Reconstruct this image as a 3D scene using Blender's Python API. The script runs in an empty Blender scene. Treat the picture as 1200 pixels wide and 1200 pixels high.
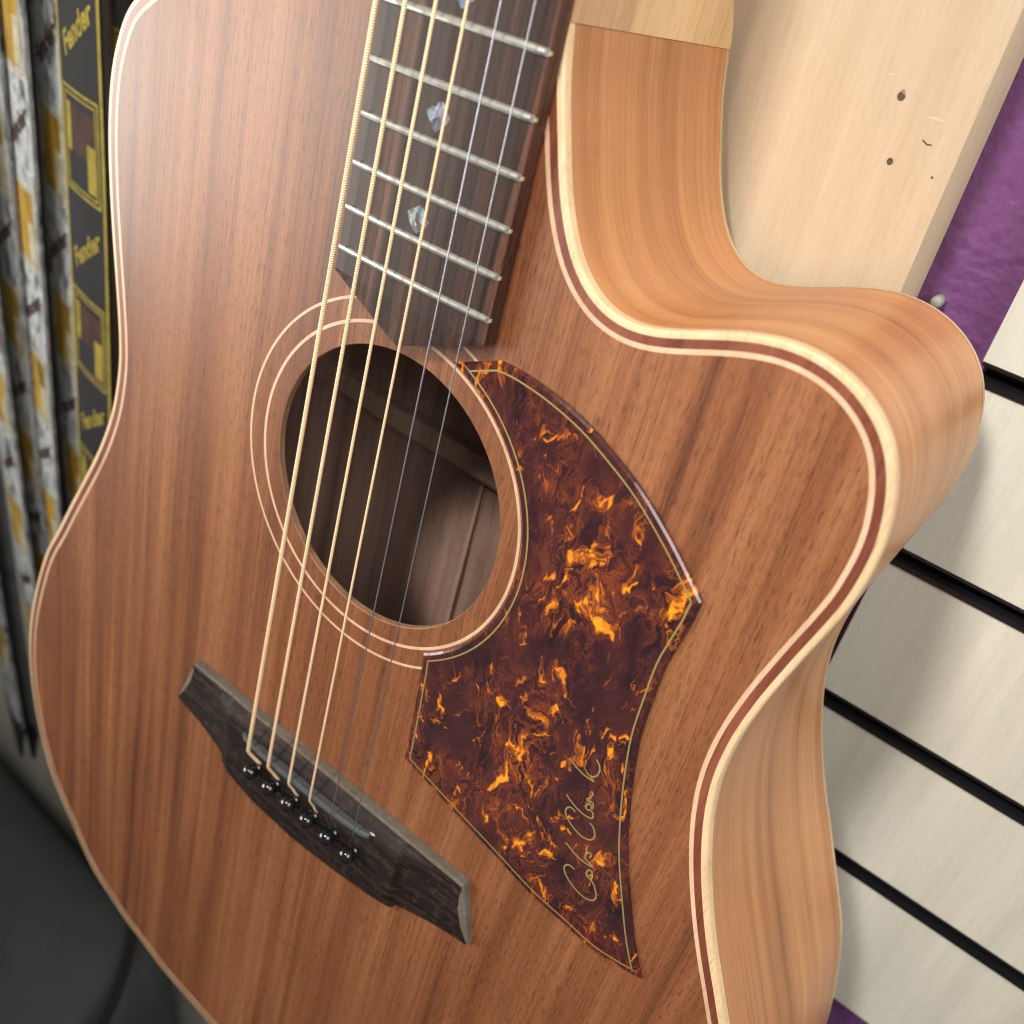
import bpy, bmesh, math, random
from mathutils import Matrix, Vector
random.seed(7)
S = bpy.context.scene
COL = S.collection

# ------------------------------------------------------------------ frames
# guitar frame (mm): x to treble side, y towards the nut, z out of the soundboard; origin under the saddle
# wall frame (mm): X along the wall, V up, c = depth behind the guitar origin
RV = (-2.547916358, -0.532749971, 0.752408553); TV = Vector((-74.0172287, 102.6110798, 386.1444662)); FPX = 1146.674
AL = math.radians(6.3); CA, SA = math.cos(AL), math.sin(AL)
H0 = 1.15                                             # height of the saddle above the floor, m
def rodrigues(rv):
    v = Vector(rv); return Matrix.Rotation(v.length, 3, v.normalized())
RM = rodrigues(RV); CAM = -(RM.transposed() @ TV)
G2W = Matrix(((1, 0, 0, 0), (0, SA, -CA, 0), (0, CA, SA, H0), (0, 0, 0, 1)))   # guitar metres -> world metres
def unproj(uv, z):
    d = RM.transposed() @ Vector(((uv[0]-600)/FPX, (uv[1]-600)/FPX, 1)); s = (z-CAM.z)/d.z
    return CAM + s*d
def U(l, z=0.0): return [(q.x, q.y) for q in (unproj(a, z) for a in l)]
def wall(X, V, c): return Vector((X/1000, c/1000, H0+V/1000))

# ------------------------------------------------------------------ camera
cd = bpy.data.cameras.new('camera'); cam = bpy.data.objects.new('camera', cd); COL.objects.link(cam)
rt, dn, fw = RM[0], RM[1], RM[2]
cm = Matrix(((rt.x, -dn.x, -fw.x, CAM.x/1000), (rt.y, -dn.y, -fw.y, CAM.y/1000), (rt.z, -dn.z, -fw.z, CAM.z/1000), (0, 0, 0, 1)))
cam.matrix_world = G2W @ cm
cd.sensor_width = 36; cd.lens = 36*FPX/1200; cd.clip_start = 0.01; cd.clip_end = 50
cd.dof.use_dof = True; cd.dof.focus_distance = 0.305; cd.dof.aperture_fstop = 11
S.camera = cam
# ------------------------------------------------------------------ world, lamps, exposure
w = bpy.data.worlds.new('World'); S.world = w; w.use_nodes = True
w.node_tree.nodes['Background'].inputs[0].default_value = (1.0, 0.93, 0.86, 1); w.node_tree.nodes['Background'].inputs[1].default_value = 0.17
def area(name, pos, target, size, power, col, sy=None, spread=180):
    l = bpy.data.lights.new(name, 'AREA'); l.size = size; l.energy = power; l.color = col; l.spread = math.radians(spread)
    if sy: l.shape = 'RECTANGLE'; l.size_y = sy
    o = bpy.data.objects.new(name, l); COL.objects.link(o); o.location = pos
    o.rotation_euler = (Vector(target)-Vector(pos)).to_track_quat('-Z', 'Y').to_euler(); return o
area('ceiling_lamp', wall(-60, 1050, -740), wall(110, 330, 0), 0.16, 1.9, (1.0, 0.93, 0.84), None, 62)
area('ceiling_panel', wall(900, 920, -520), wall(190, 200, -60), 0.8, 4.5, (1.0, 0.95, 0.90), 0.8, 92)
area('shop_window', wall(-1150, 160, -720), wall(-120, 300, 0), 0.8, 4.2, (1.0, 0.96, 0.88), 0.6, 70)
S.view_settings.view_transform = 'Standard'; S.view_settings.look = 'None'; S.view_settings.exposure = 0.0; S.view_settings.gamma = 1.0
S.cycles.filter_width = 1.15; S.render.engine = 'CYCLES'; S.cycles.max_bounces = 8

# ------------------------------------------------------------------ material helpers
class NT:
    def __init__(s, name):
        s.m = bpy.data.materials.new(name); s.m.use_nodes = True; s.t = s.m.node_tree; s.b = s.t.nodes['Principled BSDF']
    def n(s, typ, **kw):
        x = s.t.nodes.new(typ)
        for k, v in kw.items(): setattr(x, k, v)
        return x
    def l(s, a, b): s.t.links.new(a, b)
    def co(s, kind='Object', scale=(1, 1, 1), rot=(0, 0, 0), loc=(0, 0, 0), src=None):
        mp = s.n('ShaderNodeMapping'); mp.inputs['Scale'].default_value = scale; mp.inputs['Rotation'].default_value = rot; mp.inputs['Location'].default_value = loc
        s.l(src if src else s.n('ShaderNodeTexCoord').outputs[kind], mp.inputs[0]); return mp.outputs[0]
    def noise(s, vec, scale=1, detail=3, rough=.55, dist=0):
        x = s.n('ShaderNodeTexNoise'); x.inputs['Scale'].default_value = scale; x.inputs['Detail'].default_value = detail
        x.inputs['Roughness'].default_value = rough; x.inputs['Distortion'].default_value = dist; s.l(vec, x.inputs['Vector']); return x
    def ramp(s, fac, stops, interp='LINEAR'):
        x = s.n('ShaderNodeValToRGB'); e = x.color_ramp; e.interpolation = interp
        while len(e.elements) < len(stops): e.elements.new(.5)
        for el, (p, c) in zip(e.elements, stops):
            el.position = p; el.color = (c, c, c, 1) if isinstance(c, (int, float)) else (*c, 1)
        s.l(fac, x.inputs[0]); return x.outputs[0]
    def mix(s, f, a, b, mode='MIX'):
        x = s.n('ShaderNodeMix', data_type='RGBA', blend_type=mode)
        for k, v in ((0, f), (6, a), (7, b)):
            if hasattr(v, 'is_output'): s.l(v, x.inputs[k])
            else: x.inputs[k].default_value = v if k == 0 else (*v, 1)
        return x.outputs[2]
    def math(s, op, a, b=0.0, c=None):
        x = s.n('ShaderNodeMath', operation=op)
        for k, v in enumerate((a, b) if c is None else (a, b, c)):
            if hasattr(v, 'is_output'): s.l(v, x.inputs[k])
            else: x.inputs[k].default_value = v
        return x.outputs[0]
    def bump(s, hgt, strength=.3, dist=.0002):
        x = s.n('ShaderNodeBump'); x.inputs['Strength'].default_value = strength; x.inputs['Distance'].default_value = dist
        s.l(hgt, x.inputs['Height']); s.l(x.outputs[0], s.b.inputs['Normal'])
    def set(s, col=None, rough=None, metal=None, spec=None, coat=None, coatr=None):
        B = s.b.inputs
        for k, v in (('Base Color', col), ('Roughness', rough), ('Metallic', metal), ('Specular IOR Level', spec), ('Coat Weight', coat), ('Coat Roughness', coatr)):
            if v is None: continue
            if hasattr(v, 'is_output'): s.l(v, B[k])
            else: B[k].default_value = (*v, 1) if k == 'Base Color' else v
        return s.m
MAT = {}
def wood_top(name, dark, mid, light, streak=1.0, pores=.5, uvk='Object', sc=1.0, rough=.42, off=0.0, spec=.5, fineline=.6):
    t = NT(name); tc = t.n('ShaderNodeTexCoord').outputs[uvk]
    wob = t.noise(t.co(scale=(9*sc, 3*sc, 9*sc), src=tc, loc=(off, off, 0)), 1, 2)
    warp = t.n('ShaderNodeVectorMath', operation='MULTIPLY_ADD'); t.l(wob.outputs['Color'], warp.inputs[0]); warp.inputs[1].default_value = (.010, 0, 0); t.l(tc, warp.inputs[2])
    v = warp.outputs[0]
    big = t.noise(t.co(scale=(55*sc, 2.2*sc, 55*sc), src=v, loc=(off, off, 3)), 1, 3, .5)
    st = t.noise(t.co(scale=(170*sc, 3.2*sc, 170*sc), src=v, loc=(off+3, 0, 0)), 1, 4, .6)
    fine = t.noise(t.co(scale=(900*sc, 9*sc, 900*sc), src=v), 1, 3, .6)
    por = t.noise(t.co(scale=(3000*sc, 260*sc, 3000*sc), src=v), 1, 2, .5)
    blot = t.noise(t.co(scale=(14*sc, 8*sc, 14*sc), src=v, loc=(off, 1, 0)), 1, 3)
    a = t.math('ADD', t.math('MULTIPLY', big.outputs[0], .45), t.math('ADD', t.math('MULTIPLY', st.outputs[0], .35), t.math('MULTIPLY', fine.outputs[0], .20)))
    col = t.ramp(a, [(.36, dark), (.50, mid), (.64, light)])
    dk = t.ramp(st.outputs[0], [(.30, .45), (.40, 1.0)])
    col = t.mix(streak, col, dk, 'MULTIPLY')
    pm = t.ramp(t.noise(t.co(scale=(60*sc, 14*sc, 60*sc), src=v, loc=(off+7, 2, 0)), 1, 3).outputs[0], [(.34, .25), (.6, 1.0)])
    por2 = t.noise(t.co(scale=(1500*sc, 130*sc, 1500*sc), src=v, loc=(1, 5, 0)), 1, 3, .6)
    lin = t.noise(t.co(scale=(1500*sc, 7*sc, 1500*sc), src=v, loc=(3, 3, 0)), 1, 2, .5)
    col = t.mix(t.math('MULTIPLY', pm, pores), col, t.ramp(por2.outputs[0], [(.36, .30), (.43, 1.0)]), 'MULTIPLY')
    col = t.mix(pores*.8, col, t.ramp(por.outputs[0], [(.36, .45), (.45, 1.0)]), 'MULTIPLY')
    col = t.mix(fineline, col, t.ramp(lin.outputs[0], [(.30, .45), (.44, 1.0), (.60, 1.0), (.75, 1.22)]), 'MULTIPLY')
    col = t.mix(.35, col, t.ramp(blot.outputs[0], [(.3, .72), (.7, 1.2)]), 'MULTIPLY')
    t.bump(t.math('ADD', t.math('MULTIPLY', por.outputs[0], .7), t.math('MULTIPLY', fine.outputs[0], .5)), .12, .00025)
    r = t.math('ADD', t.math('MULTIPLY', blot.outputs[0], .16), rough-.08)
    return t.set(col, r, spec=spec)
MAT['top'] = wood_top('soundboard_wood', (.108, .034, .0145), (.206, .0740, .030), (.298, .126, .054), .48, .68, rough=.44, spec=.42)
MAT['top2'] = wood_top('purfling_wood', (.11, .028, .014), (.17, .048, .025), (.23, .075, .04), .3, .4, off=2)
MAT['side'] = wood_top('side_wood', (.27, .105, .038), (.43, .190, .075), (.55, .275, .120), .42, .22, 'UV', rough=.36, off=5, fineline=.4)
MAT['cream'] = wood_top('maple_binding', (.54, .38, .21), (.64, .46, .275), (.71, .54, .345), .1, .25, rough=.4, off=8, fineline=.3)
MAT['ring'] = wood_top('pink_tan_purfling', (.50, .31, .19), (.58, .38, .25), (.66, .46, .32), .1, .2, rough=.45, off=9, fineline=.2)
MAT['rim'] = wood_top('soundhole_edge_wood', (.17, .085, .045), (.26, .14, .08), (.36, .21, .13), .2, .3, rough=.6, off=10)
MAT['inside'] = wood_top('inner_wood', (.26, .155, .118), (.39, .245, .19), (.50, .33, .26), .5, .3, rough=.7, off=12)
MAT['brace'] = wood_top('brace_wood', (.36, .245, .18), (.46, .325, .24), (.56, .41, .31), .2, .2, rough=.7, off=14)
MAT['neck'] = wood_top('neck_wood', (.44, .27, .145), (.53, .34, .19), (.60, .40, .24), .1, .25, rough=.45, off=15)
MAT['heel'] = wood_top('heel_wood', (.60, .41, .20), (.70, .50, .27), (.78, .58, .34), .1, .25, rough=.45, off=17)
MAT['fb'] = wood_top('fretboard_wood', (.012, .008, .008), (.040, .019, .014), (.150, .060, .036), .85, .8, sc=1.3, rough=.5, off=19, spec=.28, fineline=.9)
def bridge_wood():
    t = NT('bridge_wood')
    c1 = t.noise(t.co(scale=(12, 420, 300)), 1, 4, .6); c2 = t.noise(t.co(scale=(150, 1800, 900)), 1, 2); ds = t.noise(t.co(scale=(260, 260, 260)), 1, 4, .7)
    col = t.ramp(c1.outputs[0], [(.32, (.006, .004, .004)), (.5, (.015, .009, .008)), (.68, (.040, .022, .016))])
    col = t.mix(.5, col, t.ramp(c2.outputs[0], [(.35, .4), (.5, 1)]), 'MULTIPLY')
    col = t.mix(t.math('MULTIPLY', t.ramp(ds.outputs[0], [(.52, 0.0), (.75, 1.0)]), .25), col, (.16, .12, .09))
    t.bump(c2.outputs[0], .25, .0003); return t.set(col, .6, spec=.22)
MAT['bridge'] = bridge_wood()
def dusty():
    t = NT('dusty_bridge_edge'); a = t.noise(t.co(scale=(420, 1200, 1200)), 1, 5, .75); b = t.noise(t.co(scale=(40, 90, 90)), 1, 3)
    col = t.ramp(a.outputs[0], [(.30, (.085, .070, .052)), (.55, (.140, .120, .092)), (.78, (.23, .20, .155))])
    col = t.mix(t.ramp(b.outputs[0], [(.35, .55), (.65, 0.0)]), col, (.06, .045, .035)); t.bump(a.outputs[0], .5, .0003); return t.set(col, .9)
MAT['dust'] = dusty()
def plain(name, col, rough=.5, metal=0, spec=.5, coat=0, bumpsc=None, bs=.2, bd=.0003, var=0):
    t = NT(name)
    if bumpsc:
        nz = t.noise(t.co(scale=(bumpsc,)*3), 1, 4, .6)
        t.bump(nz.outputs[0], bs, bd)
        if var: col = t.mix(var, col, t.ramp(nz.outputs[0], [(.3, .5), (.7, 1.4)]), 'MULTIPLY')
    return t.set(col, rough, metal, spec, coat, .05)
MAT['nickel'] = plain('nickel_silver', (.56, .57, .535), .32, .85, bumpsc=900, bs=.05)
MAT['tang'] = plain('fret_tang', (.55, .42, .25), .5, .3)
MAT['steel'] = plain('plain_steel', (.40, .40, .46), .34, .9)
def wound():
    t = NT('bronze_winding'); sx = t.n('ShaderNodeSeparateXYZ'); t.l(t.n('ShaderNodeTexCoord').outputs['UV'], sx.inputs[0])
    s = t.math('SINE', t.math('MULTIPLY', sx.outputs[0], 2*math.pi/.00072)); h = t.math('MULTIPLY_ADD', s, .5, .5)
    t.bump(h, .8, .00012); nz = t.noise(t.co(scale=(300, 60, 300)), 1, 3)
    col = t.mix(t.math('MULTIPLY', h, .9), (.78, .50, .28), (1.0, .78, .52)); col = t.mix(.3, col, t.ramp(nz.outputs[0], [(.3, .75), (.7, 1.15)]), 'MULTIPLY')
    return t.set(col, .40, .2)
MAT['bronze'] = wound()
MAT['black_gloss'] = plain('black_plastic', (.006, .006, .008), .10, 0, .6, .3)
MAT['saddle'] = plain('graphite_saddle', (.060, .068, .074), .36, 0, .5, bumpsc=400, bs=.1)
MAT['slot'] = plain('black_slot_insert', (.009, .009, .011), .28, 0, .5)
def tortoise():
    t = NT('tortoiseshell_celluloid'); tc = t.n('ShaderNodeTexCoord').outputs['Object']
    w1 = t.noise(t.co(scale=(45, 28, 40), src=tc), 1, 4, .6)
    wp = t.n('ShaderNodeVectorMath', operation='MULTIPLY_ADD'); t.l(w1.outputs['Color'], wp.inputs[0]); wp.inputs[1].default_value = (.030, .045, 0); t.l(tc, wp.inputs[2]); v = wp.outputs[0]
    base = t.noise(t.co(scale=(70, 40, 50), src=v), 1, 6, .7)
    fl = t.noise(t.co(scale=(330, 85, 100), src=v, loc=(4, 1, 0)), 1, 6, .7, .8)
    rg = t.noise(t.co(scale=(230, 95, 100), src=v, loc=(2, 9, 0)), 1, 6, .65, 1.0)
    sp = t.noise(t.co(scale=(215, 110, 60), src=v, loc=(1.7, 6.1, 0)), 1, 4, .6, .5)
    zone = t.noise(t.co(scale=(42, 30, 20), src=tc, loc=(8.3, 2.2, 0)), 1, 3)
    col = t.ramp(base.outputs[0], [(.30, (.006, .003, .007)), (.43, (.020, .006, .010)), (.55, (.042, .010, .012)), (.70, (.080, .020, .014))])
    zm = t.ramp(zone.outputs[0], [(.41, .08), (.63, 1.0)])
    wide = t.ramp(fl.outputs[0], [(.44, 0.0), (.66, 1.0)])
    col = t.mix(t.math('MULTIPLY', t.math('MULTIPLY', wide, zm), .5), col, (.13, .026, .013))
    ridge = t.ramp(t.math('ABSOLUTE', t.math('SUBTRACT', rg.outputs[0], .5)), [(0.0, 1.0), (.02, .6), (.06, 0.0)])
    col = t.mix(t.math('MULTIPLY', t.math('MULTIPLY', ridge, zm), .5), col, (.30, .065, .011))
    f1 = t.math('MULTIPLY', t.ramp(fl.outputs[0], [(.56, 0.0), (.74, 1.0)]), zm)
    col = t.mix(t.math('MULTIPLY', f1, .85), col, (.42, .10, .010))
    m = t.math('MULTIPLY_ADD', zone.outputs[0], .30, t.math('MULTIPLY_ADD', fl.outputs[0], .22, sp.outputs[0]))
    col = t.mix(t.ramp(m, [(.83, 0.0), (.94, .95)]), col, (.52, .13, .008))
    col = t.mix(t.ramp(m, [(.89, 0.0), (.98, 1.0)]), col, (.74, .30, .014))
    sm_ = t.noise(t.co(scale=(25, 25, 25), src=tc), 1, 4, .6)
    return t.set(col, t.ramp(sm_.outputs[0], [(.3, .10), (.7, .24)]), 0, .5, .5, .05)
MAT['tort'] = tortoise()
MAT['gold'] = plain('gold_ink', (.25, .19, .065), .45, .1)
def abalone():
    t = NT('abalone_shell'); vo = t.n('ShaderNodeTexVoronoi'); vo.inputs['Scale'].default_value = 800; t.l(t.co(scale=(1, .6, 1)), vo.inputs['Vector'])
    sx = t.n('ShaderNodeSeparateColor'); t.l(vo.outputs['Color'], sx.inputs[0])
    col = t.ramp(sx.outputs[0], [(0, (.02, .02, .025)), (.28, (.10, .085, .055)), (.45, (.06, .16, .26)), (.62, (.22, .27, .26)), (.78, (.14, .11, .22)), (.9, (.03, .03, .035)), (1, (.45, .50, .48))])
    return t.set(col, .3, .1, .4, .15)
MAT['abalone'] = abalone()
def panel_wood(name, a, b, scale, rough):
    t = NT(name); n1 = t.noise(t.co(scale=(90*scale, 90, 3.0)), 1, 4, .55); n2 = t.noise(t.co(scale=(620, 620, 14)), 1, 3, .6); n3 = t.noise(t.co(scale=(16, 16, 3)), 1, 2); n4 = t.noise(t.co(scale=(1500, 1500, 160)), 1, 2)
    f = t.math('ADD', t.math('MULTIPLY', n1.outputs[0], .40), t.math('ADD', t.math('MULTIPLY', n2.outputs[0], .22), t.math('MULTIPLY', n3.outputs[0], .38)))
    col = t.ramp(f, [(.36, a), (.62, b)]); col = t.mix(.25, col, t.ramp(n4.outputs[0], [(.38, .78), (.48, 1.0)]), 'MULTIPLY')
    t.bump(n2.outputs[0], .08, .0003); return t.set(col, rough)
MAT['board'] = panel_wood('birch_board', (.49, .385, .265), (.60, .495, .36), 1, .5)
MAT['board_edge'] = panel_wood('birch_edge', (.60, .49, .32), (.74, .63, .44), 3, .55)
MAT['scuff'] = panel_wood('scuffed_birch', (.56, .445, .325), (.68, .56, .43), 3, .6)
MAT['slat'] = panel_wood('maple_laminate', (.53, .525, .45), (.69, .68, .60), .7, .5)
def purple():
    t = NT('purple_wall_paint'); a = t.noise(t.co(scale=(260,)*3), 1, 1, .4); b = t.noise(t.co(scale=(70,)*3), 1, 2)
    t.bump(t.math('ADD', a.outputs[0], t.math('MULTIPLY', b.outputs[0], .35)), .5, .0022)
    return t.set(t.ramp(b.outputs[0], [(.3, (.150, .058, .178)), (.7, (.162, .064, .190))]), .30)
MAT['purple'] = purple()
def fabric(name, cols, scale=(1, 1, 1), weave=1800, rough=.85, bs=.5):
    t = NT(name); a = t.noise(t.co(scale=scale), 1, 4, .6, .4)
    wv = t.noise(t.co(scale=(weave, weave, weave*.5)), 1, 2)
    k = len(cols); col = t.ramp(a.outputs[0], [(.30+.40*i/max(1, k-1), c) for i, c in enumerate(cols)])
    col = t.mix(.4, col, t.ramp(wv.outputs[0], [(.35, .6), (.6, 1.15)]), 'MULTIPLY'); t.bump(wv.outputs[0], bs, .0004); return t.set(col, rough, spec=.25)
MAT['s_black'] = fabric('black_webbing', [(.010, .010, .012), (.017, .017, .020)], (40,)*3)
MAT['s_yellow'] = fabric('yellow_thread', [(.20, .155, .022), (.34, .265, .04)], (120,)*3)
MAT['s_brown'] = fabric('brown_weave', [(.030, .014, .010), (.065, .028, .020)], (60,)*3)
MAT['s_grey'] = fabric('grey_white_weave', [(.035, .035, .037), (.16, .17, .18), (.46, .49, .50), (.20, .21, .22), (.10, .075, .05)], (75, 75, 40), bs=.3)
MAT['s_mustard'] = fabric('mustard_weave', [(.10, .055, .010), (.34, .20, .018), (.42, .27, .03)], (60, 60, 30))
MAT['s_pale'] = fabric('pale_thread', [(.30, .27, .17), (.55, .52, .40)], (120,)*3)
MAT['s_edge'] = fabric('grey_strap_edge', [(.075, .078, .085), (.14, .14, .15)], (60,)*3)
MAT['leather'] = plain('black_leather', (.010, .010, .011), .55, bumpsc=500, bs=.3)
MAT['bag'] = fabric('charcoal_fabric', [(.048, .054, .055), (.070, .077, .078)], (7, 7, 9), 900, .8)
MAT['bag_crease'] = plain('painted_crease_shade', (.006, .006, .006), .6)
MAT['hole'] = plain('dark_hole', (.085, .07, .05), .9)
MAT['anchor'] = plain('grey_wall_plug', (.26, .25, .22), .5, 0)
MAT['fleck'] = plain('pale_fleck', (.72, .72, .68), .4)
MAT['floor'] = plain('dark_carpet', (.05, .045, .045), .9, bumpsc=300, bs=.5)

# ------------------------------------------------------------------ mesh helpers (mm in, metres out)
def tag(o, label, cat, group=None):
    o['label'] = label; o['category'] = cat
    if group: o['group'] = group
    return o
def mesh(name, V, F, mats, parent=None, smooth=False, uv=None, fm=None, scale=.001, loc=None, bevel=None):
    me = bpy.data.meshes.new(name); me.from_pydata([tuple(c*scale for c in v) for v in V], [], F)
    for m in (mats if isinstance(mats, (list, tuple)) else [mats]): me.materials.append(MAT[m])
    if fm:
        for p, i in zip(me.polygons, fm): p.material_index = i
    if smooth:
        for p in me.polygons: p.use_smooth = True
    if uv:
        ul = me.uv_layers.new(name='UVMap')
        for li, lp in enumerate(me.loops): ul.data[li].uv = uv[lp.vertex_index]
    me.update(); o = bpy.data.objects.new(name, me); COL.objects.link(o)
    if parent: o.parent = parent
    if loc is not None: o.location = loc
    if bevel:
        b = o.modifiers.new('bevel', 'BEVEL'); b.width = bevel/1000; b.segments = 2; b.limit_method = 'ANGLE'
    return o
def box(x0, x1, y0, y1, z0, z1):
    return [(x0, y0, z0), (x1, y0, z0), (x1, y1, z0), (x0, y1, z0), (x0, y0, z1), (x1, y0, z1), (x1, y1, z1), (x0, y1, z1)], \
           [(0, 3, 2, 1), (4, 5, 6, 7), (0, 1, 5, 4), (1, 2, 6, 5), (2, 3, 7, 6), (3, 0, 4, 7)]
def resample(P, n, closed=True):
    Q = list(P)+([P[0]] if closed else []); L = [0]
    for a, b in zip(Q, Q[1:]): L.append(L[-1]+math.dist(a, b))
    out = []; j = 0; N = n if closed else n-1
    for i in range(n):
        s = L[-1]*i/N
        while j < len(L)-2 and L[j+1] < s: j += 1
        t = (s-L[j])/max(1e-9, L[j+1]-L[j]); out.append(tuple(a+(b-a)*t for a, b in zip(Q[j], Q[j+1])))
    return out
def catmull(P, k=6, closed=True):
    n = len(P); out = []
    for i in range(n if closed else n-1):
        g = (lambda j: P[j % n]) if closed else (lambda j: P[max(0, min(n-1, j))])
        a, b, c, d = g(i-1), g(i), g(i+1), g(i+2)
        for s in range(k):
            t = s/k
            out.append(tuple(.5*((2*b[q])+(-a[q]+c[q])*t+(2*a[q]-5*b[q]+4*c[q]-d[q])*t*t+(-a[q]+3*b[q]-3*c[q]+d[q])*t**3) for q in range(len(b))))
    if not closed: out.append(tuple(P[-1]))
    return out
def smooth_closed(P, it):
    n = len(P)
    for _ in range(it):
        P = [tuple((P[i-1][q]+2*P[i][q]+P[(i+1) % n][q])/4 for q in (0, 1)) for i in range(n)]
    return P
def normals(P, closed=True):
    n = len(P); N = []
    for i in range(n):
        a = P[i-1] if (closed or i) else P[i]; b = P[(i+1) % n] if (closed or i < n-1) else P[i]
        dx, dy = b[0]-a[0], b[1]-a[1]; l = math.hypot(dx, dy) or 1; N.append((-dy/l, dx/l))
    return N
def area2(P): return sum(a[0]*b[1]-a[1]*b[0] for a, b in zip(P, P[1:]+P[:1]))/2
def offset(P, d):                                     # inward for counter-clockwise outlines
    return [(p[0]+n[0]*d, p[1]+n[1]*d) for p, n in zip(P, normals(P))]
def inset_poly(P, d):                                 # mitred inset, ccw
    out = []; n = len(P)
    for i in range(n):
        a, b, c = P[i-1], P[i], P[(i+1) % n]
        def nn(u, v): l = math.dist(u, v) or 1; return (-(v[1]-u[1])/l, (v[0]-u[0])/l)
        n1, n2 = nn(a, b), nn(b, c); k = 1+n1[0]*n2[0]+n1[1]*n2[1]; k = max(k, .22)
        out.append((b[0]+(n1[0]+n2[0])/k*d, b[1]+(n1[1]+n2[1])/k*d))
    return out
def strip(name, A, B, z, mat, parent, **k):           # flat band between two closed loops
    n = len(A); zz = z if isinstance(z, (list, tuple)) else (z, z)
    V = [(x, y, zz[0]) for x, y in A]+[(x, y, zz[1]) for x, y in B]
    return mesh(name, V, [(i, (i+1) % n, n+(i+1) % n, n+i) for i in range(n)], mat, parent, **k)
def fill(loops, z):                                   # triangulated flat area with holes
    bm = bmesh.new(); E = []
    for L in loops:
        vs = [bm.verts.new((x, y, z if not callable(z) else z(x, y))) for x, y in L]
        E += [bm.edges.new((vs[i-1], vs[i])) for i in range(len(vs))]
    bmesh.ops.triangle_fill(bm, use_beauty=True, use_dissolve=False, edges=E)
    bm.verts.index_update(); V = [v.co[:] for v in bm.verts]; F = []
    for f in bm.faces:
        idx = [v.index for v in f.verts]
        if f.normal.z < 0: idx.reverse()
        F.append(idx)
    bm.free(); return V, F
def tube(P, r, seg=12, caps=True):
    V = []; F = []; uv = []; s = 0; P = [Vector(p) for p in P]; n = len(P); up = Vector((1, 0, 0))
    rr = r if isinstance(r, (list, tuple)) else [r]*n
    for i, p in enumerate(P):
        t = (P[min(n-1, i+1)]-P[max(0, i-1)]).normalized(); a = up-t*up.dot(t)
        if a.length < .1: a = Vector((0, 0, 1))-t*t.z
        a.normalize(); b = t.cross(a)
        if i: s += (p-P[i-1]).length
        for k in range(seg):
            an = 2*math.pi*k/seg; V.append(tuple(p+(a*math.cos(an)+b*math.sin(an))*rr[i])); uv.append((s/1000, k/seg))
        if i:
            for k in range(seg): F.append(((i-1)*seg+k, (i-1)*seg+(k+1) % seg, i*seg+(k+1) % seg, i*seg+k))
    if caps: F.append(tuple(range(seg-1, -1, -1))); F.append(tuple(range((n-1)*seg, n*seg)))
    return V, F, uv
def ribbon(P, wd, z, closed=False):
    N = normals(P, closed); n = len(P); V = []
    for p, q in zip(P, N): V += [(p[0]-q[0]*wd/2, p[1]-q[1]*wd/2, z), (p[0]+q[0]*wd/2, p[1]+q[1]*wd/2, z)]
    F = [(2*i, 2*((i+1) % n), 2*((i+1) % n)+1, 2*i+1) for i in range(n if closed else n-1)]
    return V, F
def join(parts):
    V = []; F = []
    for v, f in parts:
        o = len(V); V += v; F += [tuple(i+o for i in q) for q in f]
    return V, F

# ================================================================== THE SETTING
def wbox(name, X0, X1, V0, V1, c0, c1, mats, parent=None, bevel=None):   # box in the wall frame, c0 nearer the room
    V, F = box(X0, X1, c0, c1, V0, V1)
    return mesh(name, V, F, mats, parent, loc=(0, 0, H0) if parent is None else None, bevel=bevel)
o = wbox('wall', -1500, 1100, -1150, 900, 160, 210, 'purple'); o['kind'] = 'structure'
o = mesh('floor', *box(-1500, 1100, -1200, 210, -40, 0), 'floor'); o['kind'] = 'structure'
def slat_wall(X0, X1, Vb, Vt, label, phase):
    e = bpy.data.objects.new('slat_wall', None); COL.objects.link(e); e.location = (0, 0, H0); tag(e, label, 'wall panel')
    edges = [phase+76.2*k for k in range(-20, 20) if Vb+10 < phase+76.2*k < Vt-10]
    lo = [Vb]+[q+3.55 for q in edges]; hi = [q-3.55 for q in edges]+[Vt]
    for a, b in zip(lo, hi): wbox('slat', X0, X1, a, b, 150, 160, 'slat', e, .35)
    for q in edges:
        parts = [box(X0+.4, X1-.4, 158.5, 159.9, q-3.5, q+3.5), box(X0+.4, X1-.4, 149.2, 158.5, q-3.5, q-1.9), box(X0+.4, X1-.4, 149.6, 158.5, q+2.5, q+3.5), box(X0+.4, X1-.4, 149.2, 150.0, q-4.2, q-3.5)]
        mesh('slot_insert', *join(parts), 'slot', e)
    return e
slat_wall(133.6, 700, -117.6, 880, 'pale maple slat wall panel with black slots right of the purple strip', 42.0)
slat_wall(-1450, -150, -1148, 880, 'plain pale wall panel behind the hanging guitar straps', 5000)

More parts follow.
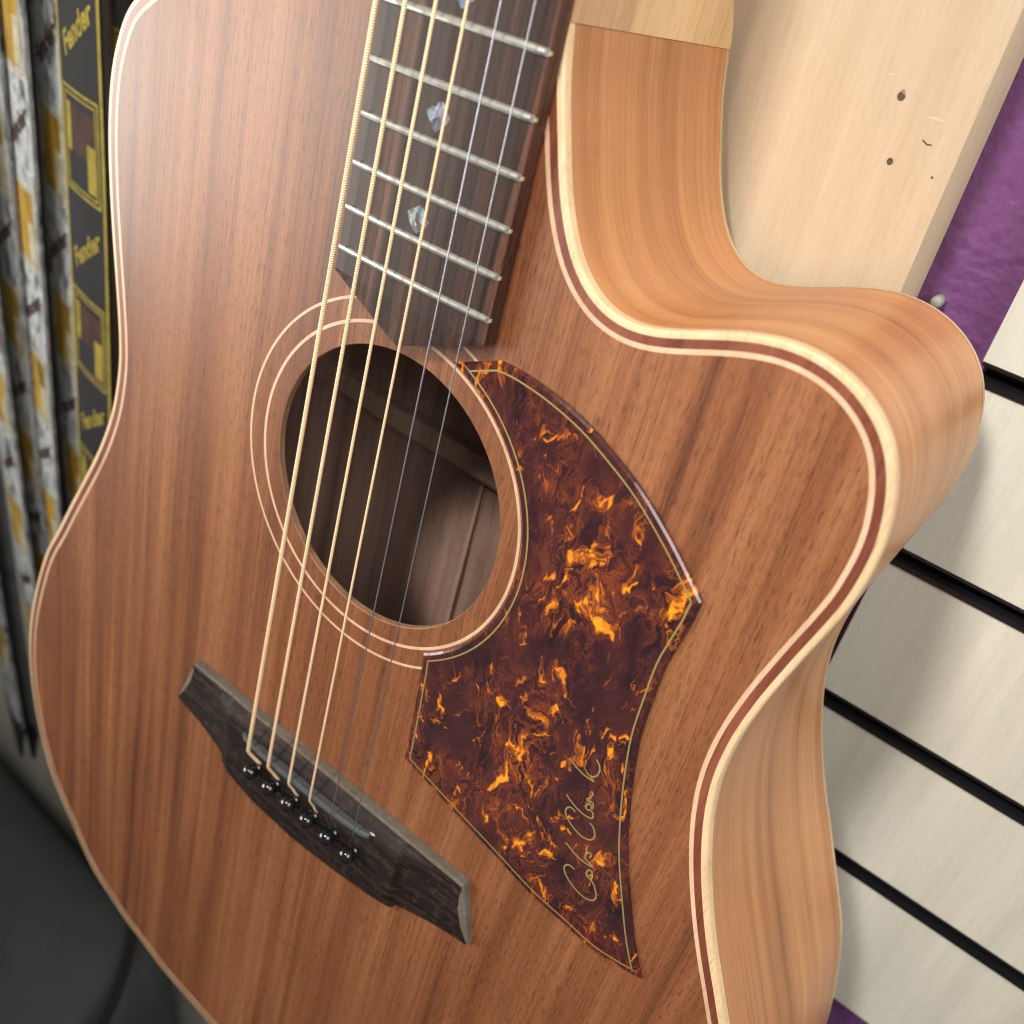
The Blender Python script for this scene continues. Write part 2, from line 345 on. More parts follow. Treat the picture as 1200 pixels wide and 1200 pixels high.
# the board behind the neck
bd = bpy.data.objects.new('wooden_board', None); COL.objects.link(bd); bd.location = (0, 0, H0)
tag(bd, 'pale birch mounting board with drilled screw holes behind the guitar neck', 'board')
BC = 131.0
V, F = box(-104, 104.3, BC, 160, -330, 880)
mesh('panel', V, F, ['board', 'board_edge'], bd, fm=[0, 0, 0, 1, 0, 1], bevel=.5)
def W(uv, c):                                          # pixel -> (X, V) on the plane at depth c
    d = RM.transposed() @ Vector(((uv[0]-600)/FPX, (uv[1]-600)/FPX, 1)); n = Vector((0, -SA, CA))
    s = (-c-CAM.dot(n))/d.dot(n); g = CAM+s*d; return g.x, g.y*CA+g.z*SA
for uv, r in (((1056.5, 112.5), 1.2), ((1043, 189), .95), ((1092.5, 208), .35)):
    x, v = W(uv, BC)
    ring = [(x+r*math.cos(a*math.pi/8), BC-.12, v+r*math.sin(a*math.pi/8)*1.1) for a in range(16)]
    inn = [(x+r*.75*math.cos(a*math.pi/8), BC-.10, v+r*.75*math.sin(a*math.pi/8)) for a in range(16)]
    mesh('screw_hole', ring+inn, [tuple(range(16, 32))]+[(i, (i+1) % 16, 16+(i+1) % 16, 16+i) for i in range(16)], 'hole', bd)
x, v = W((1059, 107.5), BC)
mesh('splinter', [(x-.9, BC-.1, v), (x+1.0, BC-.1, v-.9), (x+.4, BC-1.0, v+.9), (x-.5, BC-.6, v+.6)], [(0, 1, 2, 3)], 'board_edge', bd)
for i, (a, b) in enumerate((((1032, 88), (1056, 89)), ((1083, 137), (1112, 146)))):
    (x0, v0), (x1, v1) = W(a, BC), W(b, BC)
    mesh('scuff', [(x0, BC-.06, v0), (x1, BC-.06, v1), (x1-1.5, BC-.06, v1+.55), (x0+2.0, BC-.06, v0+.8)], [(0, 1, 2, 3)], 'scuff', bd)
for a, b in (((1081, 165), (1092, 171)), ):
    (x0, v0), (x1, v1) = W(a, BC), W(b, BC)
    mesh('scratch', [(x0, BC-.08, v0), ((x0+x1)/2, BC-.08, (v0+v1)/2-.5), (x1, BC-.08, v1), (x1, BC-.08, v1+.35), ((x0+x1)/2, BC-.08, (v0+v1)/2-.05), (x0, BC-.08, v0+.5)], [(0, 1, 4, 5), (1, 2, 3, 4)], 'hole', bd)
# plastic plug in the purple wall
x, v = W((1099, 353), 157)
P, F, _ = tube([(x, 160.5, v), (x, 155.5, v), (x, 154.6, v)], [2.1, 2.1, 1.5], 14)
tag(mesh('wall_plug', P, F, 'anchor', loc=(0, 0, H0), smooth=True), 'small grey plug stuck in the purple wall strip', 'wall plug')

# ================================================================== STRAPS
def text_mesh(txt, size, shear):
    cu = bpy.data.curves.new('t', 'FONT'); cu.body = txt; cu.size = size; cu.shear = shear; cu.align_x = 'CENTER'; cu.align_y = 'CENTER'; cu.offset = size*.03
    ob = bpy.data.objects.new('t', cu); COL.objects.link(ob); dg = bpy.context.evaluated_depsgraph_get()
    me = bpy.data.meshes.new_from_object(ob.evaluated_get(dg)); V = [tuple(q.co) for q in me.vertices]; F = [tuple(p.vertices) for p in me.polygons]
    bpy.data.objects.remove(ob); bpy.data.meshes.remove(me); return V, F
LOGO = text_mesh('Fender', 14.0, .35)
def strap(px, py, c, rot, lean, vtop, vbot, kind, label, tab=60, wd=50.0, phase=174.0, belly=1.6):
    """ribbon hanging in front of the wall; (px,py) a pixel its centre line passes at depth c"""
    X0, Vr = W((px, py), c); th = math.radians(rot); ux, uc = math.cos(th), math.sin(th)
    e = bpy.data.objects.new('guitar_strap', None); COL.objects.link(e); tag(e, label, 'strap', 'guitar straps on the wall')
    def pt(s, V, o=0.0):                              # s across -25..25, V height, o out of the face
        cx = X0+lean*(V-Vr)+1.5*math.sin(V*.012+px); bow = belly*(1-(2*s/wd)**2)
        return (cx+s*ux-(o+bow)*uc*-1*0-(o+bow)*uc, V, c+s*uc-(o+bow)*ux)
    def w3(q): return (q[0], q[2], q[1])
    vb = pt(0, vbot); e.location = (vb[0]/1000, vb[2]/1000, H0+vb[1]/1000); base = (vb[0], vb[2], vb[1])
    def add(name, V, F, mat, **k): return mesh(name, [tuple(a-b for a, b in zip(w3(q), base)) for q in V], F, mat, e, **k)
    NS, NV = 8, 90; V = []; F = []
    for f, o in ((0, .9), (1, -.9)):
        for i in range(NV+1):
            for j in range(NS+1): V.append(pt(-wd/2+wd*j/NS, vbot+tab+(vtop-vbot-tab)*i/NV, o))
    st = (NV+1)*(NS+1); R = NS+1
    for i in range(NV):
        for j in range(NS):
            a = i*R+j; F.append((a, a+1, a+R+1, a+R)); F.append((st+a, st+a+R, st+a+R+1, st+a+1))
        for j in (0, NS):
            a = i*R+j; F.append((a, a+R, st+a+R, st+a) if j == 0 else (a, st+a, st+a+R, a+R))
    for i in (0, NV):
        for j in range(NS): a = i*R+j; F.append((a, st+a, st+a+1, a+1))
    cols = dict(dark=('s_edge', 's_edge', 's_edge', 's_edge'), black=('s_black', 's_yellow', 's_brown', 's_yellow'), grey=('s_grey', 's_pale', 's_mustard', 's_brown'))[kind]
    add('webbing', V, F, [cols[0]], smooth=False)
    def quad(s0, s1, v0, v1, o=1.05, n=6, m=4):
        V = [pt(s0+(s1-s0)*j/m, v0+(v1-v0)*i/n, o) for i in range(n+1) for j in range(m+1)]
        return V, [(i*(m+1)+j, i*(m+1)+j+1, (i+1)*(m+1)+j+1, (i+1)*(m+1)+j) for i in range(n) for j in range(m)]
    ed = cols[1] if kind == 'black' else 's_edge'
    for sg in (-1, 1): add('edge_stitching', *quad(sg*wd/2, sg*(wd/2-(2.8 if kind == 'black' else 2.2)), vbot+tab, vtop, 1.0, 60, 1), ed)
    v = phase+110*6
    while v > vbot+tab+40 and kind != 'dark':
        if v < vtop-45:
            a, b = v-53, v; h = wd/2-4.5
            fr = []
            for k, (i0, t) in enumerate(((0, 1.5), (3.0, 1.1))):
                fr += [quad(-h+i0, h-i0, b-i0-t, b-i0, 1.1, 1, 5), quad(-h+i0, h-i0, a+i0, a+i0+t, 1.1, 1, 5), quad(-h+i0, -h+i0+t, a+i0+t, b-i0-t, 1.1, 6, 1), quad(h-i0-t, h-i0, a+i0+t, b-i0-t, 1.1, 6, 1)]
            fr += [quad(h-13, h-4.4, a+6, a+30, 1.12), quad(-h+4.4, -h+9, b-32, b-8, 1.12)]
            add('woven_frame', *join(fr), cols[1])
            if kind == 'black': add('woven_patch', *quad(-h+9.6, h-5, a+22, b-8, 1.08), cols[2])
            else: add('woven_patch', *quad(-h+4.6, h-4.6, a+5, b-5, 1.06), cols[2])
            lv = b+28; ca, sa = math.cos(.62), math.sin(.62)
            LV = [(max(-h, min(h, x*ca-y*sa)), lv+x*sa+y*ca) for x, y, _ in LOGO[0]]
            add('woven_lettering', [pt(x, y, 1.2) for x, y in LV], LOGO[1], cols[3])
        v -= 110
    # leather end: tapering to a rounded point
    O = [(-wd/2+1, vbot+tab+6), (-wd/2+2, vbot+tab-8), (-9, vbot+16), (-7, vbot+6), (-3, vbot), (3, vbot), (7, vbot+6), (9, vbot+16), (wd/2-2, vbot+tab-8), (wd/2-1, vbot+tab+6)]
    n = len(O); V = [pt(s, q, 1.6) for s, q in O]+[pt(s, q, -1.6) for s, q in O]
    add('leather_end', V, [tuple(range(n)), tuple(range(2*n-1, n-1, -1))]+[(i, n+i, n+(i+1) % n, (i+1) % n) for i in range(n)], 'leather')
    return e
strap(101, 250, 96, -11, .07, 850, -455, 'black', 'black strap woven with yellow frames and yellow lettering, beside a grey strap', phase=171)
strap(158, 60, 122, -11, .03, 850, -430, 'black', 'black strap with yellow frames mostly hidden by the guitar shoulder', phase=196)
strap(68, 250, 112, -15, .05, 850, -480, 'grey', 'grey and mustard strap tucked beside the black and yellow strap', phase=150)
strap(50, 250, 126, -14, .05, 850, -465, 'dark', 'dark grey stand-in strap for the shaded gap between two grey and mustard straps')  # dark strap added to stand for the shadowed gap between its neighbours
strap(31, 250, 104, -15, .06, 850, -470, 'grey', 'grey and mustard strap with a pale edge, second from the black and yellow strap', phase=214)
strap(5, 250, 108, -13, .05, 850, -500, 'grey', 'grey and mustard strap third from the black and yellow strap', phase=139)
strap(44, 760, 100, -15, .02, 850, -470, 'grey', 'grey and mustard strap with pointed black leather end in front of a dark strap', phase=186)
strap(22, 760, 112, -12, .02, 850, -505, 'dark', 'plain dark strap behind the strap with the long pointed end')
strap(2, 740, 104, -14, .02, 850, -500, 'grey', 'grey and mustard strap hanging outermost of the row', phase=120)

# ================================================================== BAG
def soft_box(cx, cy, cz, a, b, c, e=.28, nu=48, nv=24, dent=None):
    V = []; F = []
    sg = lambda x, p: math.copysign(abs(x)**p, x)
    for i in range(nv+1):
        ph = -math.pi/2+math.pi*i/nv
        for j in range(nu):
            th = 2*math.pi*j/nu
            x = a*sg(math.cos(ph), e)*sg(math.cos(th), e); y = b*sg(math.cos(ph), e)*sg(math.sin(th), e); z = c*sg(math.sin(ph), e)
            if dent: x, y, z = dent(x, y, z)
            V.append((cx+x, cy+y, cz+z))
    for i in range(nv):
        for j in range(nu): F.append((i*nu+j, i*nu+(j+1) % nu, (i+1)*nu+(j+1) % nu, (i+1)*nu+j))
    return V, F
bag = bpy.data.objects.new('gig_bag', None); COL.objects.link(bag); bag.location = (-.60, -.04, 0)
tag(bag, 'charcoal fabric bag standing against the wall under the straps', 'bag')
dent = lambda x, y, z: (x+6*math.sin(z*.018+y*.01), y+5*math.sin(x*.02+1), z+7*math.sin(x*.013+.6)*math.cos(y*.012))
mesh('body', *soft_box(20, 0, 282, 330, 165, 284, .22, 64, 32, dent), 'bag', bag, smooth=True)
mesh('side_pocket', *soft_box(338, -60, 215, 44, 92, 200, .45, 40, 24), 'bag', bag, smooth=True)
def onlevel(uv, V):                                   # pixel -> wall-frame point at height V
    d = RM.transposed() @ Vector(((uv[0]-600)/FPX, (uv[1]-600)/FPX, 1)); v = Vector((0, CA, SA)); s_ = (V-CAM.dot(v))/d.dot(v); g = CAM+s_*d
    return (g.x+600, -g.dot(Vector((0, -SA, CA)))+40, V+H0*1000)
P, F, _ = tube(catmull([onlevel(q, -582) for q in ((172, 1062), (158, 1085), (150, 1120), (138, 1160), (120, 1200), (95, 1240))], 8, False), 5.0, 10)
mesh('crease_shade', P, F, 'bag_crease', bag, smooth=True)  # black tube along the bag's fold, painting in the shade of the crease

# ================================================================== THE GUITAR
gt = bpy.data.objects.new('acoustic_guitar', None); COL.objects.link(gt); BASE = Vector((0, -.226, -.05))
gt.matrix_world = G2W @ Matrix.Translation(BASE)
tag(gt, 'cutaway acoustic guitar with reddish wood top, tortoiseshell pickguard and pale binding', 'guitar')
GM = lambda name, V, F, mats, parent=None, **k: mesh(name, V, F, mats, parent or gt, loc=(-BASE if parent is None else None), **k)
Mpx = [(657.3,37.3),(652.5,80),(652.8,133.3),(654,186.7),(654.4,211),(657.5,246.7),(662.7,280),(670,309.2),(681.5,336.3),(697,359.2),(715.8,376.9),(736.7,388.3),(761.7,395),(786.7,397),(833.3,398),(866.7,399.2),(893.3,402.5),(920,408.3),(943.3,417.5),(966.7,430.5),(983.3,442.5),(1000,459.5),(1018.3,483.3),(1030,507),(1035.8,521.7),(1039.7,546.7),(1039.7,570),(1037,595),(1033,615),(1026.7,638.3),(1016.7,660),(1005,680),(990,705),(966.7,731.7),(940,760),(915,788.3),(890,816.7),(878.3,833),(860,858.3),(845,886.7),(833.3,915),(826.7,943.3),(823,970),(821.5,998.3),(821.3,1025),(823,1058),(825.8,1091.7),(830,1125),(835.8,1160),(841.7,1198)]
Bpx = [(154,0),(145,16.7),(137.5,41.7),(131.7,66.7),(128.3,91.7),(126.3,125),(125.8,158),(126.7,198),(129.3,253.3),(134,320),(138,380),(139,420),(136.7,445),(132.5,473.3),(125,500),(113.3,530),(98.3,560),(81.7,591.7),(67,621.7),(55,643),(45,675),(37.5,710),(34.2,736.7),(33.8,766.7),(35.8,795),(39.2,820),(44.2,848.3),(51.7,878),(60,908),(71.7,936.7),(85,966.7),(98.3,998),(111.7,1025),(128.3,1050),(146.7,1078),(168.3,1106.7),(193.3,1140),(218,1168),(243,1196.7)]
mt = U(Mpx); bs = U(Bpx)
tn = normals(mt, False); tre = [(p[0]+n[0]*2.0, p[1]+n[1]*2.0) for p, n in zip(mt, tn)]           # out by the binding width
tre[0] = (27.0, 281.0)
low = [(-x, y) for x, y in bs if y < 22 and y > -216]                                              # lower bout mirrored
bass = [(-20, 291), (-50, 287), (-80, 279), (-105, 268.5), (-125, 257.5)]+bs
ring = [(20, 289.5)]+tre+low+[(72, -220.5), (43.2, -223), (20, -224), (0, -224.4), (-20, -224)]
ring += list(reversed([b for b in bass]))
ring = [ring[0]]+[q for p, q in zip(ring, ring[1:]) if math.dist(p, q) > 2.5]
OUT = resample(smooth_closed(resample(catmull(ring, 6), 900), 14), 900)
if area2(OUT) < 0: OUT.reverse()
NO = len(OUT)
def depth(x, y): return 95.5+6.5*max(0.0, min(1.0, (200-y)/160.0))
L2, L45, L6 = offset(OUT, 2.0), offset(OUT, 4.45), offset(OUT, 5.85)
HC = (0.0, 131.1); HR = 48.45
circ = lambda r, n=160, c=HC: [(c[0]+r*math.cos(2*math.pi*i/n), c[1]+r*math.sin(2*math.pi*i/n)) for i in range(n)]
GM('soundboard', *fill([L6, circ(HR)], 0), 'top')
strip('purfling_line', L45, L6, 0, 'ring', gt, loc=-BASE)
strip('purfling', L2, L45, 0, 'top2', gt, loc=-BASE)
prof = [(2.0, 0), (.75, 0), (.25, -.18), (.04, -.55), (0, -1.1), (0, -3.4)]
V = []; F = []
for d, z in prof: V += [(x, y, z) for x, y in offset(OUT, d)]
for k in range(len(prof)-1):
    for i in range(NO): F.append((k*NO+i, (k+1)*NO+i, (k+1)*NO+(i+1) % NO, k*NO+(i+1) % NO))
GM('binding', V, F, 'cream', smooth=True)
# sides with arc-length coordinates for the grain
V = []; F = []; uv = []; s = 0; NZ = 10; SO = offset(OUT, .06)
for k in range(NZ+1):
    s = 0
    for i in range(NO+1):
        x, y = SO[i % NO]; z = -3.4+(-(depth(x, y)-2.6)+3.4)*k/NZ
        V.append((x, y, z)); uv.append((z/1000, s/1000)); s += math.dist(SO[i % NO], SO[(i+1) % NO])
for k in range(NZ):
    for i in range(NO): a = k*(NO+1)+i; F.append((a, a+NO+1, a+NO+2, a+1))
GM('side', V, F, 'side', smooth=True, uv=uv)
V = []
for d, g in ((0, 2.6), (0, .5), (.5, 0), (1.5, 0)): V += [(x, y, -depth(x, y)+g) for x, y in offset(OUT, d)]
GM('back_binding', V, [(k*NO+i, (k+1)*NO+i, (k+1)*NO+(i+1) % NO, k*NO+(i+1) % NO) for k in range(3) for i in range(NO)], 'cream', smooth=True)
V, F = fill([offset(OUT, 1.5)[::3]], lambda x, y: 0)
back = GM('back', [(x, y, -depth(x, y)+.05) for x, y, _ in V], F, 'inside')
# inside: back brace, centre strip, rim of the sound hole
def brace(y0, y1, h, x0=-128, x1=122):
    zb = -depth(0, y0)+.2; n = 24; V = []; F = []
    for i in range(n+1):
        x = x0+(x1-x0)*i/n; t = min(1, (n/2-abs(i-n/2))/5); hh = 2+(h-2)*t
        V += [(x, y0, zb), (x, y0+1.0, zb+hh*.8), (x, y0+3.5, zb+hh), (x, y1-3.5, zb+hh), (x, y1-1.0, zb+hh*.8), (x, y1, zb)]
    for i in range(n):
        for k in range(5): F.append((i*6+k, (i+1)*6+k, (i+1)*6+k+1, i*6+k+1))
    GM('brace', V, F, 'brace', smooth=False)
brace(94, 107, 9); brace(-30, -17, 9); brace(205, 216, 9, -130, 60)
GM('back_strip', *box(-23.2, -21.6, -16, 94, -101, -98.4), 'brace')
V = [(x, y, .0) for x, y in circ(HR)]+[(x, y, -.25) for x, y in circ(HR-.25)]+[(x, y, -2.5) for x, y in circ(HR-.25)]+[(x, y, -2.5) for x, y in circ(HR+8)]
GM('soundhole_rim', V, [(k*160+i, k*160+(i+1) % 160, (k+1)*160+(i+1) % 160, (k+1)*160+i) for k in range(3) for i in range(160)], 'rim', smooth=False)
for r0, r1 in ((55.0, 56.1), (62.4, 63.35)): strip('rosette_ring', circ(r1), circ(r0), .05, 'ring', gt, loc=-BASE)

# neck and heel
hw = lambda y: 27.34+(22.10-27.34)*(y-324)/324       # half width of the fretboard
V = []; F = []; NYK = 40
for i in range(NYK+1):
    y = 314+(646-314)*i/NYK; w_ = hw(y)-.25; n = 12
    for k in range(n+1):
        a = math.pi*k/n; V.append((w_*math.cos(a), y, (-3-19*math.sin(a)**.75) if y > 286 else (-3-27*math.sin(a)**.25)))
    V += [(-w_, y, -.02), (w_, y, -.02)]
M_ = 15
for i in range(NYK):
    for k in range(M_): F.append((i*M_+k, i*M_+(k+1) % M_, (i+1)*M_+(k+1) % M_, (i+1)*M_+k))
F += [tuple(range(M_-1, -1, -1)), tuple(range(NYK*M_, (NYK+1)*M_))]
nk = GM('neck', V, F, 'neck', smooth=False)
V = []; F = []; ys = [279.8, 283, 288, 294, 300, 307, 315, 325, 336]
for y in ys:
    t = (y-279.8)/56.2; zb = -95.6+62*(t**1.35); w_ = hw(318)+.1-8*max(0, t-.4)
    V += [(-w_, y, -30.22), (-w_, y, zb*.97), (-w_+3, y, zb), (w_-1.2, y, zb), (w_, y, zb+.9), (w_, y, -30.22)]
for i in range(len(ys)-1):
    for k in range(6): F.append((i*6+k, (i+1)*6+k, (i+1)*6+(k+1) % 6, i*6+(k+1) % 6))
F += [tuple(range(6)), tuple(range((len(ys)-1)*6+5, (len(ys)-1)*6-1, -1))]
GM('heel', V, F, 'heel')
hl = hw(318)+.1
GM('neck_block', *box(-hl, hl, 279.8, 318, -30.2, -.03), 'neck')

# fretboard with a cambered top and a pointed end
fbz = lambda x: 5.75+1.1*(1-(x/28.0)**2)
NX = 14; ysf = [None]+[197+i*(648-197)/60 for i in range(61)]
V = []; F = []
for j, y in enumerate(ysf):
    for i in range(NX+1):
        u = -1+2*i/NX
        if y is None: yy = 184.2+12.2*abs(u)**1.0; xx = u*hw(197); V.append((xx, yy, fbz(xx)-.35))
        else: xx = u*hw(y); V.append((xx, max(y, 184.9+12.2*abs(u)) if j == 1 else y, fbz(xx)-(.18 if i in (0, NX) else 0)))
R = NX+1; NJ = len(ysf); nb = len(V)
for v in list(V): V.append((v[0], v[1], .03))
for j in range(NJ-1):
    for i in range(NX):
        a = j*R+i; F.append((a, a+1, a+R+1, a+R))
    for i in (0, NX):
        a = j*R+i; F.append((a, a+R, nb+a+R, nb+a) if i == 0 else (a, nb+a, nb+a+R, a+R))
for j in (0, NJ-1):
    for i in range(NX): a = j*R+i; F.append((a, nb+a, nb+a+1, a+1) if j == 0 else (a, a+1, nb+a+1, nb+a))
fb = GM('fretboard', V, F, 'fb')
for nfr in range(20, 0, -1):
    y = 648*2**(-nfr/12); h = hw(y)-.1; V = []; F = []; n = 16; prf = [(-1.2, 0), (-1.1, .35), (-.7, .8), (0, 1.0), (.7, .8), (1.1, .35), (1.2, 0)]
    for i in range(n+1):
        u = -1+2*i/n
        for dy, dz in prf:
            x = u*h
            if i in (0, n): x -= math.copysign(dz*.95, x)
            V.append((x, y+dy*(.8 if i in (0, n) else 1), fbz(u*h)+dz-.03))
    for i in range(n):
        for k in range(6): F.append((i*7+k, (i+1)*7+k, (i+1)*7+k+1, i*7+k+1))
    F += [tuple(range(7)), tuple(range(n*7+6, n*7-1, -1))]
    fr = GM('fret', V, F, 'nickel', fb, smooth=False)
    if nfr > 10: GM('tang_end', *box(h+.02, h+.35, y-.5, y+.45, fbz(h)-1.0, fbz(h)+.05), 'tang', fb)
I17 = [(470+a/12, 80+b/12) for a, b in ((355,600),(440,530),(500,540),(530,470),(600,480),(640,560),(690,720),(640,790),(560,850),(485,900),(455,870),(425,780),(385,690))]
I19 = [(450+a/13.33, 210+b/13.33) for a, b in ((365,495),(430,460),(500,440),(560,395),(615,450),(640,600),(715,680),(660,740),(580,800),(500,855),(460,800),(420,720),(385,610))]
def inlay(pts):
    n = len(pts); c = (sum(q[0] for q in pts)/n, sum(q[1] for q in pts)/n)
    V = [(x, y, fbz(x)+.06) for x, y in pts]+[(x, y, fbz(x)-.4) for x, y in pts]
    F = [tuple(range(n))]+[(i, (i+1) % n, n+(i+1) % n, n+i) for i in range(n)]
    if area2(pts) < 0: F = [tuple(reversed(f)) for f in F]
    GM('inlay', V, F, 'abalone', fb)
i17, i19 = U(I17, 6.9), U(I19, 6.9); inlay(i17); inlay(i19)
inlay([(x+1, y+30.2) for x, y in i17])

# bridge, lofted along x
yb_pts = [(-84, -20.6), (-72, -24), (-60, -27.2), (-51.6, -28.6), (-51.0, -32.6), (-46, -35), (-31, -38.6), (-5, -39.8), (19.5, -37.2), (37.7, -34.2), (48.6, -31.2), (49.2, -28.2), (58, -27.0), (70, -24), (83, -20.6)]
def yb(x):
    for a, b in zip(yb_pts, yb_pts[1:]):
        if x <= b[0]: return a[1]+(b[1]-a[1])*max(0, (x-a[0]))/(b[0]-a[0])
    return yb_pts[-1][1]
xs = [-80]+[-78+i*2 for i in range(13)]+[-52.2, -51.6, -51.0, -50, -48.5]+[-46+i*2 for i in range(47)]+[47.2, 48.6, 49.2, 50.0]+[52+i*2 for i in range(13)]+[78]
xs = sorted(set(xs)); V = []; F = []; fm = []
def blend(x):                                         # 0 wing, 1 centre block
    lo, hi = (-52.0, -47.5), (47.0, 49.2)
    if x < lo[0] or x > hi[1]: return 0.0
    if x < lo[1]: t = (x-lo[0])/(lo[1]-lo[0]); return t*t*(3-2*t)
    if x > hi[0]: t = (hi[1]-x)/(hi[1]-hi[0]); return t*t*(3-2*t)
    return 1.0
for x in xs:
    b = blend(x); y1 = yb(x); wr = max(0.0, min(1.0, (72-abs(x))/23.0))**2; hw_ = 3.9+2.9*wr*(1-b); hf = 4.0+.2*b; ht = hw_*(1-b)+8.5*b; he = (hw_-.9)*(1-b)+6.0*b
    rows = [(5.5, 0.03), (5.3, hf*.75), (4.7, hf), (3.8, hf+.25+.6*b), (1.2, ht-.3), (0, ht), (-6, ht), (-14, ht), (y1*.62, ht-.2*b), (y1+4, ht-(.6+.9*b)), (y1+.9, he), (y1+.1, he-.9), (y1, .03)]
    for y, z in rows:
        t = max(0.0, min(1.0, (5.5-y)/27.0)); ex = (73.6-.6*t+9.5*max(0, t-.25)**1.5/.65) if x > 0 else (75.8-.5*t+10.2*max(0, t-.25)**1.5/.65)
        k = max(0.0, (abs(x)-52)/((78 if x > 0 else 80)-52)); xx = x+(1 if x > 0 else -1)*k*k*(ex-(78 if x > 0 else 80))
        V.append((xx, y, z))
nr = len(rows)
for i in range(len(xs)-1):
    for k in range(nr-1): F.append((i*nr+k, i*nr+k+1, (i+1)*nr+k+1, (i+1)*nr+k)); fm.append(1 if k < 2 else 0)
F.append(tuple(range(nr-1, -1, -1))); fm.append(1); F.append(tuple(range((len(xs)-1)*nr, len(xs)*nr))); fm.append(1)
br = GM('bridge', V, F, ['bridge', 'dust'], fm=fm)
V = []; F = []; n = 40; sp = [(0, 7.5), (0, 11.2), (-.4, 11.9), (-1.3, 12.2), (-2.3, 11.9), (-2.8, 11.2), (-2.8, 7.5)]
for i in range(n+1):
    x = -37+70.5*i/n; yo = -1.2+1.9*(x+37)/70
    for y, z in sp: V.append((x, y+yo, z-(2.0*((x+1.5)/36)**4 if z > 8 else 0)-(.7 if i in (0, n) and z > 8 else 0)))
for i in range(n):
    for k in range(6): F.append((i*7+k, (i+1)*7+k, (i+1)*7+k+1, i*7+k+1))
F += [tuple(range(7)), tuple(range(n*7+6, n*7-1, -1))]
GM('saddle', V, F, 'saddle', br, smooth=False)
cx, cy = U([(436.5, 977.5)], 8.9)[0]
GM('fleck', [(cx-1.6, cy-.2, 8.72), (cx-.2, cy-1.0, 8.75), (cx+1.2, cy-.2, 8.78), (cx+.9, cy+.7, 8.95), (cx-.6, cy+.6, 9.1)], [(0, 1, 2, 3, 4)], 'fleck', br)  # small pale fleck beside the treble end of the saddle
def lathe(prf, c, n=20):
    V = []; F = []
    for r, z in prf: V += [(c[0]+r*math.cos(2*math.pi*i/n), c[1]+r*math.sin(2*math.pi*i/n), c[2]+z) for i in range(n)]
    for k in range(len(prf)-1):
        for i in range(n): F.append((k*n+i, k*n+(i+1) % n, (k+1)*n+(i+1) % n, (k+1)*n+i))
    F.append(tuple(range((len(prf)-1)*n, len(prf)*n))); return V, F
PX = [27.55*(-1+2*k/5) for k in range(6)]; PY = -14.1
pinp = [(2.1, -2), (2.1, .25), (3.0, .5), (3.0, 1.0), (2.5, 1.25), (2.75, 1.9), (3.05, 2.7), (3.15, 3.5), (3.0, 4.4), (2.5, 5.3), (1.7, 5.95), (.8, 6.25), (.1, 6.3)]
pinp = [(r*1.08, z*1.05) for r, z in pinp]
for k in range(6): GM('bridge_pin', *lathe(pinp, (PX[k]+random.uniform(-.2, .2), PY+random.uniform(-.3, .3), 8.3)), 'black_gloss', br, smooth=True)

# strings
RAD = [.74, .61, .50, .40, .24, .20]
for k in range(6):
    xs_ = 28.9*(-1+2*k/5); ysd = -1.8*(1-k/5)-.2; zs = 13.0+RAD[k]*.5; A = Vector((xs_, ysd, zs)); zn = zs+(10.61-zs)*648/290; Bn = Vector((18.2*(-1+2*k/5), 648, max(zn, 7.2)))
    if k < 2: A.z += .15
    pts = [tuple(Bn+(A-Bn)*t) for t in [i/60 for i in range(61)]]
    px = PX[k]
    pts += catmull([pts.pop(), (xs_+(px-xs_)*.08+.1, ysd-2.0, zs-.7), (xs_+(px-xs_)*.45+.5, ysd-5.2, zs-2.6), (px+1.2, PY+4.6, 9.3), (px+1.5, PY+2.6, 7.4)], 5, False)
    P, F, uv = tube(pts, RAD[k], 10)
    GM('string', P, F, 'bronze' if k < 4 else 'steel', uv=uv, smooth=True)

# pickguard
PGpx = [(530,422.7),(560,420.7),(585,422.7),(610,435),(646.7,460),(686.7,495),(720,533),(753.3,576.7),(786.7,633.3),(810,680),(822.7,706.7),(810,733.3),(793.3,760),(779,785),(763.3,826.7),(750,866.7),(741.7,913),(736.7,960),(735,1006.7),(738.3,1056.7),(743.3,1106.7),(751.7,1148.3),(726.7,1135),(693,1113),(660,1083),(620,1046.7),(576.7,1000),(526.7,946.7),(473.3,888.3),(481.7,846.7),(493.3,783)]
pg = U(PGpx, 1.0); sm = lambda a, b: catmull(pg[a:b+1], 4, False)
RA = 56.75; a0 = math.atan2(84.0-HC[1], 31.6); a1 = math.atan2(pg[0][1]-HC[1], pg[0][0]-HC[0])
arc = [(HC[0]+RA*math.cos(a0+(a1-a0)*i/40), HC[1]+RA*math.sin(a0+(a1-a0)*i/40)) for i in range(41)]
poly = arc+sm(2, 10)[:-1]+sm(10, 21)[:-1]+sm(21, 28)[:-1]+sm(28, 30)
poly = [p for i, p in enumerate(poly) if math.dist(p, poly[i-1]) > .25]
if area2(poly) < 0: poly.reverse()
TH = 1.3; n = len(poly); i1, i2 = inset_poly(poly, .12), inset_poly(poly, .75)
V, F = fill([i2], TH)
o0 = len(V); V += [(x, y, .03) for x, y in poly]+[(x, y, TH-.55) for x, y in i1]+[(x, y, TH) for x, y in i2]
for k in range(2):
    for i in range(n): a = o0+k*n; F.append((a+i, a+(i+1) % n, a+n+(i+1) % n, a+n+i))
pgo = GM('pickguard', V, F, 'tort')
GM('gold_line', *ribbon(inset_poly(poly, 2.7), .55, TH+.03, True), 'gold', pgo)
Z = lambda L: U([(640+a/5.458, 860+b/5.458) for a, b in L], TH)
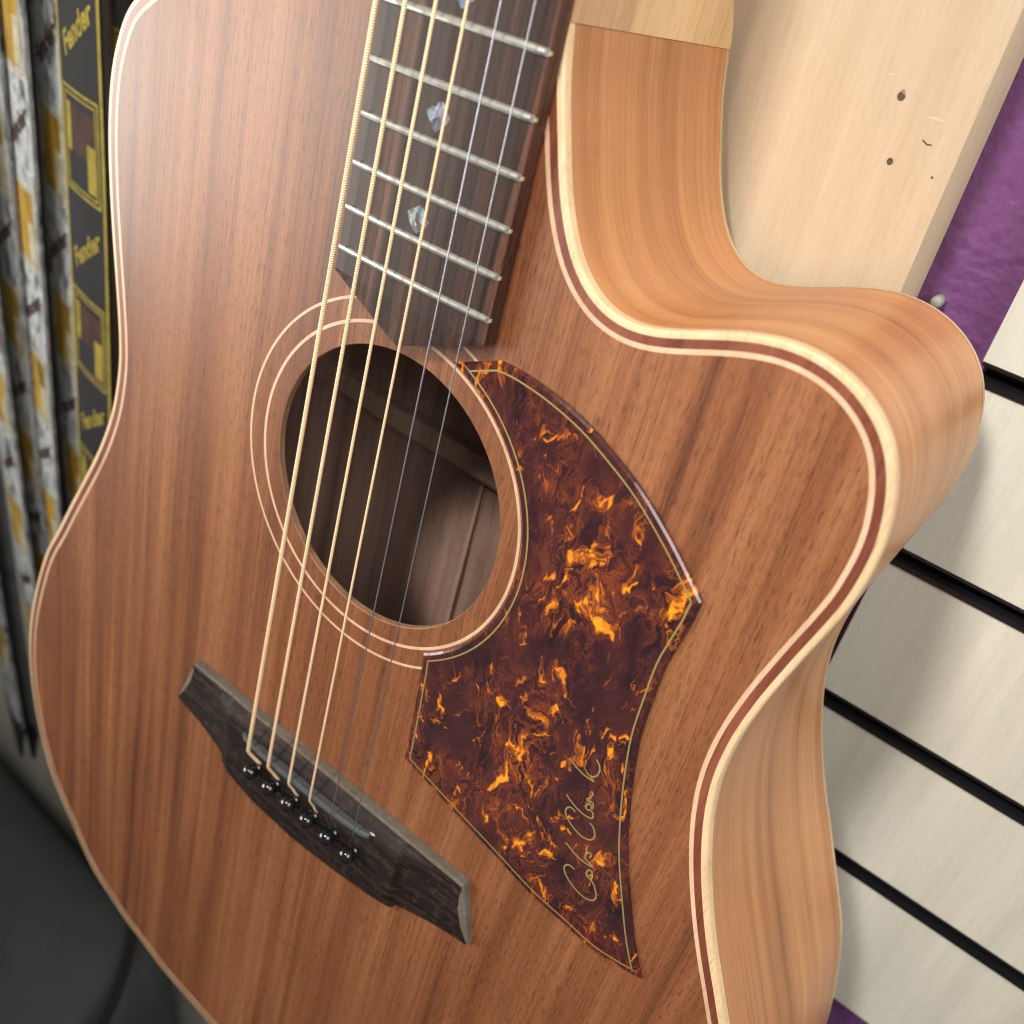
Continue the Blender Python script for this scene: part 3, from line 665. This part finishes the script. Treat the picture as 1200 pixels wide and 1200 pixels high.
STK = [[(182,866),(160,846),(138,836),(118,846),(117,875),(135,918),(165,965),(205,1012),(250,1050),(293,1065),(315,1052),(318,1020),(308,975),(290,938),(266,915),(257,893),(270,872),(290,878),(292,897),(276,908),(262,900)],
       [(129,694),(160,738),(200,784),(240,818),(275,842),(300,852),(290,838),(264,815),(250,790),(258,766),(278,760),(290,778),(276,792)],
       [(186,499),(168,476),(146,468),(128,480),(125,508),(146,556),(180,606),(220,648),(262,674),(293,675),(310,655),(308,620),(296,588),(280,570)],
       [(131,387),(160,430),(200,478),(240,514),(275,535),(297,538),(300,515),(290,492),(266,486),(254,468),(264,452),(284,452),(292,470),(282,486),(300,470),(300,445),(275,428),(260,418),(275,412),(290,398),(300,385),(292,365)],
       [(149,154),(180,195),(220,240),(260,275),(306,304),(290,282),(262,250),(248,216),(258,240),(280,266),(306,274),(330,262),(342,235),(340,200),(324,164)]]
GM('signature', *join([ribbon(catmull(Z(s), 6, False), .58, TH+.03+.008*i) for i, s in enumerate(STK)]), 'gold', pgo)
# specks of dust and small dings on the top
def speck(uv, r, mat='fleck'):
    x, y = U([uv], 0)[0]; n = 7; V = [(x+r*random.uniform(.6, 1.2)*math.cos(2*math.pi*i/n), y+r*random.uniform(.6, 1.2)*math.sin(2*math.pi*i/n), .04) for i in range(n)]+[(x, y, .04+r*.5)]
    return V, [(i, (i+1) % n, n) for i in range(n)]
sp = [speck((530+random.uniform(-60, 25), 990+random.uniform(-80, 25)), random.uniform(.06, .16)) for _ in range(14)]
sp += [speck((127, 1040), .55), (speck((107, 971), .4)), speck((358, 905), .25), speck((790, 1050), .25), speck((948, 770), .2), speck((700, 860), .15)]
base = U([(190+a/3, 740+b/3) for a, b in ((560, 430), (1065, 860))], 0)
for _ in range(160):
    t = random.random()**.7; x = -30+104*t; r = random.uniform(.05, .2); y = 5.6+abs(random.gauss(0, 1.0)); sp.append(([(x+r*math.cos(a), y+r*math.sin(a), .05) for a in (0, 1.6, 3.1, 4.7)]+[(x, y, .05+r)], [(0, 1, 4), (1, 2, 4), (2, 3, 4), (3, 0, 4)]))
d = GM('dust', *join(sp), 'dust'); d['kind'] = 'stuff'
